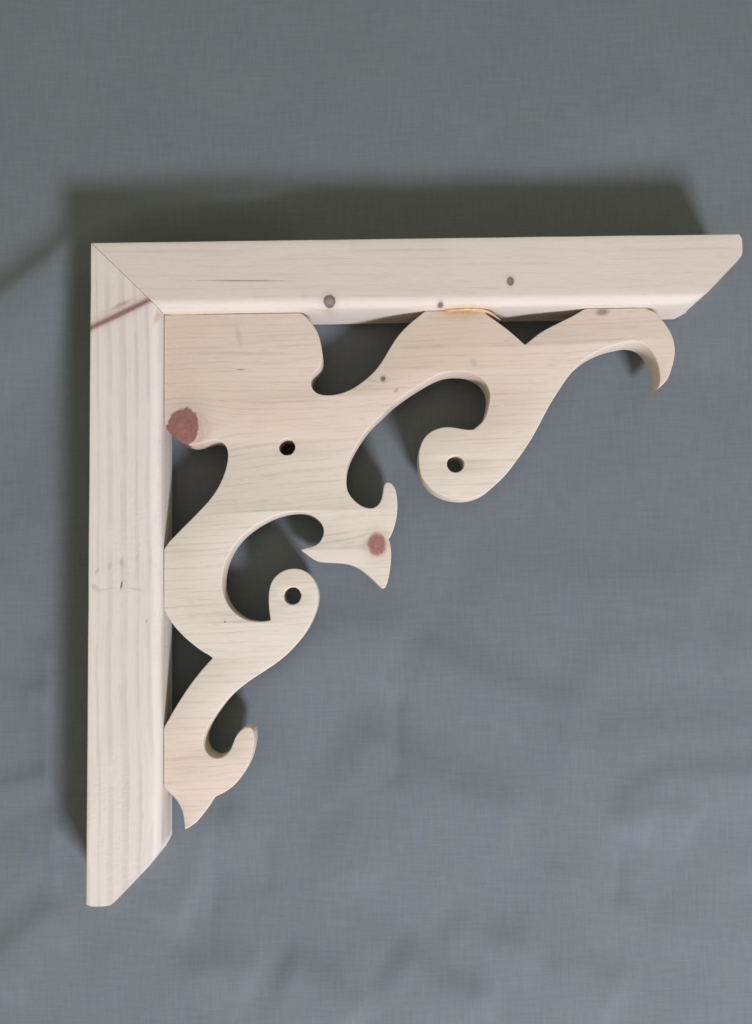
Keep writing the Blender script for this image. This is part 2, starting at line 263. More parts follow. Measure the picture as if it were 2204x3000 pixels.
(120.25,-175.79), (119.23,-175.25), (118.25,-174.64), (117.32,-173.96), (116.41,-173.25), (115.51,-172.53), (114.61,-171.81), (113.71,-171.09), (112.81,-170.37), (113.81,-169.91),
(114.84,-169.54), (115.91,-169.28), (116.98,-169.08), (118.06,-168.88), (119.13,-168.62), (120.16,-168.26), (121.15,-167.78), (122.05,-167.16), (122.84,-166.41), (123.53,-165.55),
(124.11,-164.62), (124.60,-163.64), (124.98,-162.61), (125.25,-161.55), (125.37,-160.46), (125.30,-159.37), (125.07,-158.30), (124.69,-157.27), (124.20,-156.29), (123.61,-155.37),
(122.94,-154.51), (122.18,-153.71), (121.36,-152.98), (120.49,-152.31), (119.58,-151.70), (118.63,-151.15), (117.65,-150.68), (116.62,-150.28), (115.58,-149.96), (114.51,-149.71),
(113.43,-149.52), (112.34,-149.41), (111.24,-149.36), (110.15,-149.36), (109.05,-149.42), (107.96,-149.51), (106.87,-149.63), (105.78,-149.78), (104.70,-149.96), (103.62,-150.15),
(102.55,-150.37), (101.48,-150.62), (100.42,-150.90), (99.37,-151.21), (98.33,-151.56), (97.30,-151.94), (96.29,-152.36), (95.28,-152.80), (94.29,-153.26), (93.31,-153.75),
(92.33,-154.25), (91.37,-154.77), (90.42,-155.31), (89.47,-155.87), (88.54,-156.44), (87.61,-157.03), (86.70,-157.64), (85.80,-158.26), (84.91,-158.90), (84.03,-159.56),
(83.17,-160.24), (82.33,-160.94), (81.50,-161.66), (80.70,-162.41), (79.93,-163.19), (79.18,-163.99), (78.45,-164.81), (77.75,-165.65), (77.07,-166.51), (76.41,-167.39),
(75.79,-168.29), (75.20,-169.21), (74.64,-170.16), (74.11,-171.12), (73.61,-172.09), (73.13,-173.08), (72.68,-174.08), (72.25,-175.09), (71.84,-176.11), (71.47,-177.14),
(71.13,-178.18), (70.83,-179.24), (70.58,-180.30), (70.36,-181.37), (70.17,-182.46), (70.02,-183.54), (69.91,-184.63), (69.83,-185.73), (69.79,-186.82), (69.79,-187.92),
(69.83,-189.01), (69.91,-190.11), (70.04,-191.20), (70.22,-192.28), (70.46,-193.35), (70.76,-194.40), (71.12,-195.44), (71.53,-196.45), (71.98,-197.45), (72.49,-198.42),
(73.04,-199.37), (73.63,-200.30), (74.27,-201.18), (74.97,-202.03), (75.71,-202.84), (76.50,-203.59), (77.33,-204.31), (78.20,-204.98), (79.10,-205.61), (80.02,-206.20),
(80.98,-206.73), (81.97,-207.20), (82.99,-207.60), (84.04,-207.92), (85.11,-208.18), (86.18,-208.38), (87.27,-208.54), (88.36,-208.67), (89.45,-208.75), (90.55,-208.79),
(91.64,-208.75), (92.73,-208.66), (93.82,-208.49), (94.89,-208.25), (95.95,-207.98), (95.79,-206.90), (95.63,-205.81), (95.48,-204.72), (95.35,-203.63), (95.23,-202.54),
(95.13,-201.45), (95.06,-200.35), (95.00,-199.26), (94.96,-198.16), (94.95,-197.06), (94.97,-195.96), (95.01,-194.87), (95.10,-193.77), (95.23,-192.68), (95.41,-191.60),
(95.65,-190.53), (95.96,-189.47), (96.34,-188.44), (96.80,-187.45), (97.35,-186.49), (97.98,-185.60), (98.69,-184.76), (99.47,-183.99), (100.31,-183.28), (101.20,-182.64),
(102.15,-182.08), (103.13,-181.60), (104.16,-181.20), (105.21,-180.88), (106.28,-180.63), (107.36,-180.48), (108.46,-180.41), (109.56,-180.43), (110.65,-180.54), (111.73,-180.74),
(112.79,-181.03), (113.81,-181.42), (114.80,-181.90), (115.73,-182.47), (116.61,-183.13), (117.43,-183.87), (118.18,-184.67), (118.86,-185.53), (119.49,-186.43), (120.05,-187.37),
(120.54,-188.35), (120.97,-189.37), (121.32,-190.41), (121.59,-191.47), (121.79,-192.55), (121.90,-193.64), (121.94,-194.74), (121.92,-195.84), (121.86,-196.93), (121.76,-198.03),
(121.61,-199.12), (121.41,-200.19), (121.15,-201.26), (120.84,-202.31), (120.49,-203.36), (120.10,-204.38), (119.70,-205.40), (119.27,-206.42), (118.83,-207.42), (118.37,-208.42),
(117.90,-209.41), (117.40,-210.39), (116.88,-211.36), (116.34,-212.31), (115.77,-213.25), (115.17,-214.17), (114.56,-215.08), (113.92,-215.98), (113.26,-216.86), (112.59,-217.72),
(111.90,-218.58), (111.20,-219.43), (110.49,-220.26), (109.76,-221.09), (109.03,-221.90), (108.28,-222.70), (107.52,-223.50), (106.76,-224.29), (105.98,-225.07), (105.20,-225.83),
(104.40,-226.59), (103.58,-227.32), (102.75,-228.04), (101.91,-228.75), (101.05,-229.43), (100.18,-230.10), (99.30,-230.76), (98.41,-231.40), (97.51,-232.03), (96.61,-232.65),
(95.69,-233.26), (94.77,-233.86), (93.85,-234.46), (92.92,-235.04), (91.99,-235.63), (91.06,-236.21), (90.13,-236.79), (89.19,-237.36), (88.26,-237.94), (87.32,-238.51),
(86.39,-239.10), (85.47,-239.69), (84.55,-240.29), (83.63,-240.89), (82.72,-241.51), (81.81,-242.13), (80.91,-242.76), (80.02,-243.40), (79.14,-244.05), (78.26,-244.71),
(77.40,-245.39), (76.55,-246.09), (75.72,-246.81), (74.91,-247.55), (74.11,-248.31), (73.34,-249.08), (72.58,-249.88), (71.84,-250.69), (71.12,-251.52), (70.41,-252.35),
(69.71,-253.20), (69.03,-254.06), (68.36,-254.93), (67.70,-255.81), (67.04,-256.69), (66.39,-257.57), (65.74,-258.46), (65.10,-259.35), (64.47,-260.25), (63.87,-261.17),
(63.28,-262.10), (62.73,-263.04), (62.20,-264.01), (61.69,-264.98), (61.22,-265.97), (60.78,-266.98), (60.38,-268.00), (60.03,-269.04), (59.76,-270.11), (59.57,-271.19),
(59.49,-272.28), (59.54,-273.38), (59.72,-274.46), (60.02,-275.52), (60.44,-276.53), (60.99,-277.48), (61.65,-278.36), (62.42,-279.14), (63.28,-279.82), (64.23,-280.37),
(65.25,-280.78), (66.32,-280.98), (67.42,-280.97), (68.50,-280.76), (69.53,-280.39), (70.51,-279.90), (71.43,-279.29), (72.26,-278.58), (73.02,-277.78), (73.68,-276.91),
(74.25,-275.97), (74.72,-274.98), (75.11,-273.95), (75.47,-272.92), (75.86,-271.89), (76.31,-270.89), (76.82,-269.92), (77.41,-268.99), (78.06,-268.11), (78.79,-267.29),
(79.61,-266.55), (80.50,-265.91), (81.47,-265.40), (82.50,-265.03), (83.59,-264.89), (84.65,-265.12), (85.48,-265.82), (86.00,-266.79), (86.30,-267.84), (86.48,-268.92),
(86.56,-270.02), (86.58,-271.12), (86.53,-272.21), (86.44,-273.31), (86.30,-274.40), (86.14,-275.48), (85.95,-276.57), (85.73,-277.64), (85.49,-278.71), (85.22,-279.78),
(84.91,-280.83), (84.57,-281.88), (84.20,-282.91), (83.79,-283.93), (83.34,-284.93), (82.86,-285.92), (82.35,-286.89), (81.80,-287.84), (81.23,-288.78), (80.63,-289.70),
(80.01,-290.60), (79.35,-291.48), (78.65,-292.33), (77.93,-293.16), (77.18,-293.96), (76.40,-294.73), (75.60,-295.48), (74.76,-296.19), (73.89,-296.86), (73.00,-297.50),
(72.07,-298.10), (71.13,-298.66), (70.17,-299.20), (69.19,-299.68), (68.18,-300.12), (67.17,-300.55), (66.19,-301.05), (65.30,-301.69), (64.53,-302.47), (63.86,-303.34),
(63.27,-304.26), (62.69,-305.19), (62.11,-306.13), (61.52,-307.05), (60.91,-307.97), (60.29,-308.87), (59.64,-309.76), (58.96,-310.62), (58.26,-311.47), (57.54,-312.30),
(56.80,-313.10), (56.02,-313.88), (55.20,-314.61), (54.33,-315.28), (53.42,-315.90), (52.48,-316.46), (51.51,-316.98), (50.53,-317.47), (49.54,-317.95), (49.40,-316.84),
(49.27,-315.73), (49.16,-314.61), (49.06,-313.50), (48.96,-312.38), (48.81,-311.27), (48.61,-310.17), (48.34,-309.09), (48.00,-308.02), (47.60,-306.98), (47.14,-305.95),
(46.63,-304.96), (46.06,-303.99), (45.44,-303.06), (44.76,-302.17), (44.04,-301.31), (43.28,-300.49), (42.49,-299.70), (41.67,-298.94), (40.85,-298.18), (40.08,-297.37),
(39.40,-296.48), (38.82,-295.52), (38.30,-294.53), (38.30,-281.99), (38.30,-269.45), (38.25,-268.34), (38.22,-267.23), (38.23,-266.12), (38.34,-265.01), (38.62,-263.94),
(39.09,-262.93), (39.67,-261.98), (40.27,-261.05), (40.86,-260.10), (41.41,-259.14), (41.95,-258.17), (42.50,-257.20), (43.05,-256.23), (43.62,-255.28), (44.20,-254.33),
(44.79,-253.39), (45.38,-252.45), (45.98,-251.51), (46.59,-250.58), (47.20,-249.65), (47.81,-248.72), (48.42,-247.79), (49.04,-246.87), (49.66,-245.95), (50.29,-245.03),
(50.93,-244.12), (51.57,-243.21), (52.23,-242.31), (52.89,-241.42), (53.55,-240.53), (54.23,-239.65), (54.91,-238.77), (55.60,-237.90), (56.30,-237.03), (57.00,-236.17),
(57.72,-235.32), (58.44,-234.48), (59.17,-233.64), (59.91,-232.81), (60.66,-231.98), (61.40,-231.16), (62.16,-230.34), (62.91,-229.53), (63.68,-228.72), (64.45,-227.92),
(63.67,-227.12), (62.80,-226.42), (61.85,-225.85), (60.87,-225.31), (59.90,-224.76), (58.95,-224.17), (58.04,-223.54), (57.14,-222.88), (56.25,-222.20), (55.38,-221.51),
(54.50,-220.82), (53.64,-220.11), (52.78,-219.40), (51.93,-218.68), (51.10,-217.95), (50.27,-217.20), (49.46,-216.43), (48.66,-215.65), (47.88,-214.86), (47.11,-214.05),
(46.36,-213.23), (45.61,-212.40), (44.88,-211.56), (44.17,-210.70), (43.48,-209.82), (42.81,-208.93), (42.18,-208.02), (41.57,-207.08), (40.98,-206.13), (40.42,-205.17),
(39.87,-204.20), (39.34,-203.22), (38.82,-202.24), (38.30,-201.25), (38.30,-190.46), (38.30,-179.68), (38.30,-168.89), (38.87,-167.95), (39.44,-167.01), (40.05,-166.09),
(40.70,-165.20), (41.40,-164.36), (42.16,-163.56), (42.94,-162.79), (43.73,-162.02), (44.52,-161.25), (45.29,-160.47), (46.05,-159.67), (46.81,-158.88), (47.58,-158.09),
(48.35,-157.31), (49.14,-156.54), (49.93,-155.77), (50.72,-155.01), (51.51,-154.25), (52.30,-153.48), (53.08,-152.71), (53.86,-151.93), (54.63,-151.15), (55.40,-150.36),
(56.17,-149.57), (56.93,-148.78), (57.70,-147.99), (58.46,-147.20), (59.23,-146.41), (59.99,-145.61), (60.75,-144.82), (61.49,-144.01), (62.23,-143.19), (62.95,-142.36),
(63.65,-141.51), (64.33,-140.64), (64.99,-139.77), (65.63,-138.87), (66.24,-137.96), (66.83,-137.03), (67.41,-136.09), (67.96,-135.14), (68.49,-134.17), (68.99,-133.20),
(69.48,-132.21), (69.94,-131.21), (70.37,-130.20), (70.78,-129.18), (71.16,-128.15), (71.53,-127.11), (71.86,-126.06), (72.17,-125.01), (72.45,-123.94), (72.70,-122.87),
(72.92,-121.79), (73.10,-120.71), (73.24,-119.62), (73.33,-118.52), (73.35,-117.42), (73.29,-116.32), (73.14,-115.23), (72.87,-114.17), (72.47,-113.14), (71.95,-112.18),
(71.29,-111.30), (70.51,-110.53), (69.59,-109.92), (68.58,-109.49), (67.51,-109.23), (66.42,-109.12), (65.32,-109.11), (64.22,-109.20), (63.14,-109.38), (62.07,-109.64),
(61.01,-109.94), (59.96,-110.26), (58.91,-110.59), (57.85,-110.89), (56.78,-111.15), (55.70,-111.33), (54.60,-111.43), (53.50,-111.45), (52.40,-111.37), (51.32,-111.19),
(50.27,-110.87), (49.25,-110.45), (48.28,-109.94), (47.33,-109.39), (46.39,-108.81), (45.47,-108.21), (44.57,-107.58), (43.70,-106.91), (42.87,-106.19), (42.07,-105.43),
(41.30,-104.64), (40.54,-103.85), (39.79,-103.04), (39.04,-102.23), (38.30,-101.42), (38.30,-88.80), (38.30,-76.17), (38.30,-63.55), (38.30,-50.92)]
M_side = pine('pine_rough_sawn', True, (0.645, 0.604, 0.535), (0.625, 0.580, 0.503), (0.36, 0.315, 0.28), 6.6, 0.28,
    [(-39.2, 16.3, 36.0, 3.2, 1.126, (0.47, 0.31, 0.25), 0.45, 0.8, 0), (-40.3, 16.3, 36.0, 1.45, 1.126, (0.185, 0.105, 0.088), 0.90, 0.75, 0),
     (-35.0, 17.0, 4.5, 1.0, 1.126, (0.30, 0.20, 0.17), 0.55, 0.7, 0), (-42.0, 36.0, 3.4, 1.2, 0.3, (0.45, 0.31, 0.19), 0.6, 0.7, 0),
     (-187.9, 17.7, 2.1, 0.45, 0.18, (0.12, 0.09, 0.08), 0.95, 0.6, 0), (-175.9, 17.7, 2.2, 0.9, 0, (0.36, 0.3, 0.28), 0.6, 0.6, 0), (-177.4, 11.4, 1.8, 0.9, 0.2, (0.4, 0.34, 0.31), 0.55, 0.6, 0), (-180.5, 4.6, 1.9, 0.8, 0.5, (0.38, 0.32, 0.29), 0.5, 0.6, 0), (-172.8, 26.4, 2.2, 0.9, 0.2, (0.45, 0.39, 0.36), 0.5, 0.6, 0), (-189.3, 4.0, 1.2, 3.0, 0.6, (0.4, 0.34, 0.31), 0.5, 0.6, 0), (-190.3, 25.3, 0.6, 4.0, 0.15, (0.42, 0.36, 0.33), 0.5, 0.6, 0), (-190.0, 9.8, 0.5, 4.5, -0.15, (0.42, 0.36, 0.33), 0.4, 0.6, 0), (-207.4, 31.0, 1.0, 0.5, 0, (0.35, 0.29, 0.27), 0.6, 0.6, 0)],
    7.7, tilt=0.012, fibre=0.13, broken=0.40, saw=1.2, irregular=0.55, bow=0.6, ring=(0.42, 0.80, 1.0, 0.84), shiver=0.5)
M_panel = pine('pine_fretwork', False, (0.602, 0.532, 0.432), (0.606, 0.509, 0.408), LINE, 3.4, 0.38,
    [(56.0, -104.5, 6.0, 9.0, 0.2, (0.50, 0.32, 0.27), 0.45, 0.8, 0), (48.2, -102.2, 8.8, 11.6, -0.30, RED, 0.93, 0.07, 10.5), (154.3, -168.1, 4.9, 6.3, 0.05, (0.265, 0.112, 0.100), 0.92, 0.22, 5.2),
     (159.4, -76.4, 1.25, 1.45, 0, DARK, 0.85, 0.55, 2.4), (166.5, -83.0, 1.4, 0.8, 0.6, (0.30, 0.22, 0.19), 0.6, 0.7, 0),
     (282.5, -40.4, 3.4, 1.7, 0.1, (0.21, 0.16, 0.135), 0.85, 0.7, 0), (166.5, -90.6, 7.0, 1.0, 0.62, (0.27, 0.20, 0.19), 0.6, 0.7, 0),
     (205.5, -38.6, 13.0, 2.0, 0, (0.50, 0.31, 0.14), 0.70, 0.6, 0), (204.0, -40.5, 15.0, 3.0, 0, (0.52, 0.36, 0.22), 0.35, 0.8, 0), (71.4, -208.6, 0.5, 0.4, 0, (0.10, 0.08, 0.08), 0.9, 0.4, 0), (79.7, -51.1, 1.2, 5.0, 0.2, (0.40, 0.29, 0.24), 0.35, 0.9, 0),
     (80.5, -69.9, 2.2, 0.35, 0, (0.20, 0.14, 0.12), 0.7, 0.8, 0), (210.0, -68.0, 1.4, 1.8, 0.4, (0.40, 0.30, 0.26), 0.4, 0.9, 0)],
    4.1, tilt=-0.028, fibre=0.15, broken=0.49, irregular=1.9, bow=0.9, zone=(-112, -262, 0.0, (0.612, 0.570, 0.472)))

def glue_mat():
    mat = bpy.data.materials.new('dried_glue'); g = G(mat); tc = g.n('ShaderNodeTexCoord')
    n_ = g.noise(tc.outputs['Object'], 180.0, 3.0, 0.6)
    col = g.mix(g.smooth(n_, 0.35, 0.7), (0.54, 0.39, 0.22), (0.46, 0.29, 0.14))
    g.finish(col, 0.38, n_, dist=0.0004, strength=0.6, spec=0.4)
    return mat
M_glue = glue_mat()

# ------------------------------------------------------------------ the cloth
def cloth_height(X, Y):
    """X, Y in millimetres; the bracket's outer corner is the origin"""
    rng = np.random.RandomState(11)
    Z = np.zeros_like(X)
    def waves(n_, l0, l1, amp, ang0, ang1):
        out = np.zeros_like(X)
        for _ in range(n_):
            L = math.exp(rng.uniform(math.log(l0), math.log(l1))); a = rng.uniform(ang0, ang1); ph = rng.uniform(0, 6.283)
            out += (L / l1) * np.cos((X * math.cos(a) + Y * math.sin(a)) * 6.2832 / L + ph)
        return out * amp / math.sqrt(n_)
    low = waves(10, 150, 420, 1.7, 0, 3.14)
    mid = waves(16, 45, 130, 0.75, 0, 3.14)
    mask = 0.5 + 0.5 * np.tanh(waves(6, 200, 420, 1.6, 0, 3.14))
    Z += low + mid * (0.35 + 0.9 * mask)
    # finer creasing that grows toward the lower edge of the view
    Z += waves(14, 24, 60, 0.34, 0.4, 2.6) * (0.20 + 0.8 / (1 + np.exp((Y + 330) / 35.0)))
    def ridge(pts, amp, s_up, s_dn, fade=25.0):
        """rounded fold along a polyline; s_up/s_dn widths on its left and right side"""
        best = np.full(X.shape, 1e9); sgn = np.zeros_like(X); tt = np.zeros_like(X)
        L = [0.0]
        for a, b in zip(pts, pts[1:]): L.append(L[-1] + math.hypot(b[0] - a[0], b[1] - a[1]))
        for i, (a, b) in enumerate(zip(pts, pts[1:])):
            dx, dy = b[0] - a[0], b[1] - a[1]; l2 = dx * dx + dy * dy
            t = np.clip(((X - a[0]) * dx + (Y - a[1]) * dy) / l2, 0, 1)
            ex, ey = X - a[0] - t * dx, Y - a[1] - t * dy
            d = np.hypot(ex, ey); c = dx * ey - dy * ex
            m_ = d < best
            best = np.where(m_, d, best); sgn = np.where(m_, c, sgn); tt = np.where(m_, L[i] + t * math.sqrt(l2), tt)
        s_ = np.where(sgn > 0, s_up, s_dn)
        end = np.clip(np.minimum(tt, L[-1] - tt) / fade, 0, 1); end = end * end * (3 - 2 * end)
        return amp * np.exp(-0.5 * (best / s_) ** 2) * end
    Z = np.where(Z > 0, 6.0 * np.tanh(Z / 6.0), Z)
    Z += ridge([(-130, -66), (-63, -28), (-18, 6), (22, 24), (62, 31), (130, 31)], 9.0, 11, 27, 50)
    Z += ridge([(79, -254), (100, -241), (120, -225), (139, -216), (159, -218), (180, -226)], 2.7, 12, 20, 22)
    Z += ridge([(162, -225), (180, -231), (200, -240), (226, -252), (254, -260), (283, -261)], 2.4, 9, 20, 22)
    Z += ridge([(130, -267), (150, -280), (171, -295), (193, -309), (221, -316), (247, -316)], 2.5, 10, 22, 25)
    Z += ridge([(286, -336), (291, -320), (300, -309), (317, -302), (340, -302), (364, -301), (392, -300)], 2.0, 7, 13, 14)
    Z += ridge([(289, -333), (298, -324), (308, -320), (324, -322), (334, -328)], 1.6, 6, 12, 10)
    Z += ridge([(235, -290), (264, -285), (300, -278), (341, -277), (383, -272)], 1.9, 12, 22, 30)
    Z += ridge([(199, -176), (238, -190), (277, -196), (317, -194), (361, -200)], 1.9, 14, 24, 30)
    Z += ridge([(263, -229), (297, -235), (328, -230), (380, -234)], 1.6, 12, 20, 25)
    Z += ridge([(93, -398), (108, -403), (121, -410), (135, -423), (143, -434)], 3.1, 8, 13, 14)
    Z += ridge([(156, -392), (169, -401), (181, -411), (201, -420), (221, -420)], 3.0, 9, 15, 16)
    Z += ridge([(184, -377), (197, -385), (209, -393), (229, -394), (245, -389)], 2.0, 9, 15, 16)
    Z += ridge([(239, -413), (254, -406), (274, -409), (294, -420)], 2.0, 9, 15, 16)
    Z += ridge([(43, -409), (55, -402), (73, -401), (88, -408)], 2.0, 9, 14, 14)
    Z += ridge([(-72, -407), (-57, -392), (-43, -381), (-29, -370), (-15, -364)], 2.5, 8, 16, 16)
    Z += ridge([(-74, -307), (-59, -301), (-42, -296), (-26, -291)], 1.5, 5, 8, 9)
    Z += ridge([(-49, -249), (-38, -246), (-26, -245)], 1.1, 4, 6, 7)
    Z += ridge([(-73, -343), (-58, -336), (-43, -338), (-30, -347)], 1.2, 10, 16, 14)
    Z += ridge([(18, -370), (30, -356), (43, -353), (55, -357)], 2.8, 10, 16, 12)
    Z += ridge([(38, -339), (50, -331), (63, -324), (84, -317)], 1.9, 7, 14, 12)
    Z += ridge([(119, -322), (134, -333), (144, -348), (146, -365)], 1.4, 12, 16, 20)
    Z += ridge([(310, 190), (322, 110), (330, 60)], 2.3, 14, 26, 30)
    # pressed creases left from folding: sharp lines, a little higher than the flat
    def crease(x0, y0, x1, y1, amp, s=9.0, fade=16.0):
        dx, dy = x1 - x0, y1 - y0; l = math.hypot(dx, dy)
        t = ((X - x0) * dx + (Y - y0) * dy) / l; d = (-(X - x0) * dy + (Y - y0) * dx) / l
        end = np.clip(np.minimum(t, l - t) / fade, 0, 1); end = end * end * (3 - 2 * end)
        return amp * np.exp(-np.sqrt(d * d + 0.8) / s) * end
    Z += crease(60, -301, 59, -399, -2.8, 6, 55)
    Z += crease(165, -243, 163, -308, -2.2, 6)
    Z += crease(288, -333, 285, -375, -2.1, 6)
    Z += crease(-33, -211, -32, -309, 2.4, 6)
    Z += crease(-28, -290, -28, -361, 2.1, 6)
    Z += crease(91, -322, 90, -366, -1.0, 6)
    return Z

def axis(a, lo_, hi_, b, step, coarse):
    return np.concatenate([np.arange(a, lo_, coarse), np.arange(lo_, hi_, step), np.arange(hi_, b + 1, coarse)])
xs = axis(-700, -100, 420, 1000, 2.0, 10.0); ys = axis(-1000, -480, 200, 700, 2.0, 10.0)
X, Y = np.meshgrid(xs, ys)
Z = cloth_height(X, Y)
Z = np.where(Z > 5.0, 5.0 + 5.0 * np.tanh((Z - 5.0) / 5.0), Z)
# keep the cloth pressed flat where the two rails lie on it
def under(X, Y):
    d1 = np.hypot(np.maximum(np.maximum(-X, X - 352), 0), np.maximum(np.maximum(Y, -38 - Y), 0))
    d2 = np.hypot(np.maximum(np.maximum(-X, X - 38), 0), np.maximum(np.maximum(Y, -345 - Y), 0))
    return np.minimum(d1, d2)
d = under(X, Y)
k = np.clip(d / 34.0, 0, 1); k = k * k * (3 - 2 * k)
Z = np.clip(Z, -6.0, None) * k - 0.15
nx, ny = len(xs), len(ys)
co = np.stack([X, Y, Z], -1).reshape(-1, 3) * MM
ii = np.arange(nx * ny).reshape(ny, nx)
quads = np.stack([ii[:-1, :-1], ii[:-1, 1:], ii[1:, 1:], ii[1:, :-1]], -1).reshape(-1, 4)
cm = bpy.data.meshes.new('cloth')
cm.from_pydata(co.tolist(), [], quads.tolist()); cm.polygons.foreach_set('use_smooth', [True] * len(cm.polygons))

def cloth_mat():
    mat = bpy.data.materials.new('woven_cloth'); g = G(mat)
    tc = g.n('ShaderNodeTexCoord'); sp = g.n('ShaderNodeSeparateXYZ')
    g.nt.links.new(tc.outputs['Object'], sp.inputs[0])
    x = g.mul(sp.outputs[0], 1000.0); y = g.mul(sp.outputs[1], 1000.0)
    warp = g.noise(g.vec(g.mul(x, 0.9), g.mul(y, 0.05), 1.0), 1.0, 3.0, 0.65)     # slubs along the warp
    weft = g.noise(g.vec(g.mul(x, 0.05), g.mul(y, 0.9), 5.0), 1.0, 3.0, 0.65)     # and along the weft
    slub = g.add(g.noise(g.vec(g.mul(x, 0.42), g.mul(y, 0.06), 11.0), 1.0, 3.0, 0.6), g.noise(g.vec(g.mul(x, 0.06), g.mul(y, 0.42), 14.0), 1.0, 3.0, 0.6))
    cell = g.noise(g.vec(g.mul(x, 1.5), g.mul(y, 1.5), 2.0), 1.0, 2.0, 0.7)
    mott = g.noise(g.vec(g.mul(x, 0.02), g.mul(y, 0.02), 8.0), 1.0, 3.0, 0.55)
    threads = g.add(g.m('SINE', g.mul(x, 6.2832 / 0.55)), g.m('SINE', g.mul(y, 6.2832 / 0.60)))
    val = g.add(g.mul(g.sub(warp, 0.5), 0.5), g.mul(g.sub(weft, 0.5), 0.5), g.mul(g.sub(cell, 0.5), 0.8), g.mul(threads, 0.05), g.mul(g.sub(slub, 1.0), 0.32), 0.5)
    col = g.mix(g.smooth(val, 0.0, 1.0), (0.121, 0.144, 0.147), (0.162, 0.190, 0.195))
    col = g.mix(g.mul(g.smooth(mott, 0.35, 0.65), 0.5), col, g.mix(1.0, col, (0.97, 0.98, 1.06), 'MULTIPLY'))
    dye = g.noise(g.vec(g.mul(x, 0.09), g.mul(y, 0.09), 21.0), 1.0, 3.0, 0.65)
    col = g.mix(g.smooth(dye, 0.3, 0.7), g.mix(1.0, col, (1.0, 1.0, 0.965), 'MULTIPLY'), g.mix(1.0, col, (1.012, 0.985, 1.02), 'MULTIPLY'))
    h = g.add(g.mul(warp, 0.5), g.mul(weft, 0.5), g.mul(cell, 0.4), g.mul(threads, 0.12))
    g.finish(col, 0.85, h, dist=0.00025, strength=0.5, spec=0.15, sheen=0.06)
    return mat
cloth = link('cloth', cm, cloth_mat())
cloth['label'] = 'grey green woven cloth with soft creases spread out under the pine bracket'
cloth['category'] = 'cloth'

# ------------------------------------------------------------------ the bracket
bracket = bpy.data.objects.new('wooden_bracket', None); COL.objects.link(bracket); bracket.empty_display_size = 0.05
bracket['label'] = 'bare pine corner bracket with mitred rails and scrollwork, lying on grey green cloth'
bracket['category'] = 'bracket'

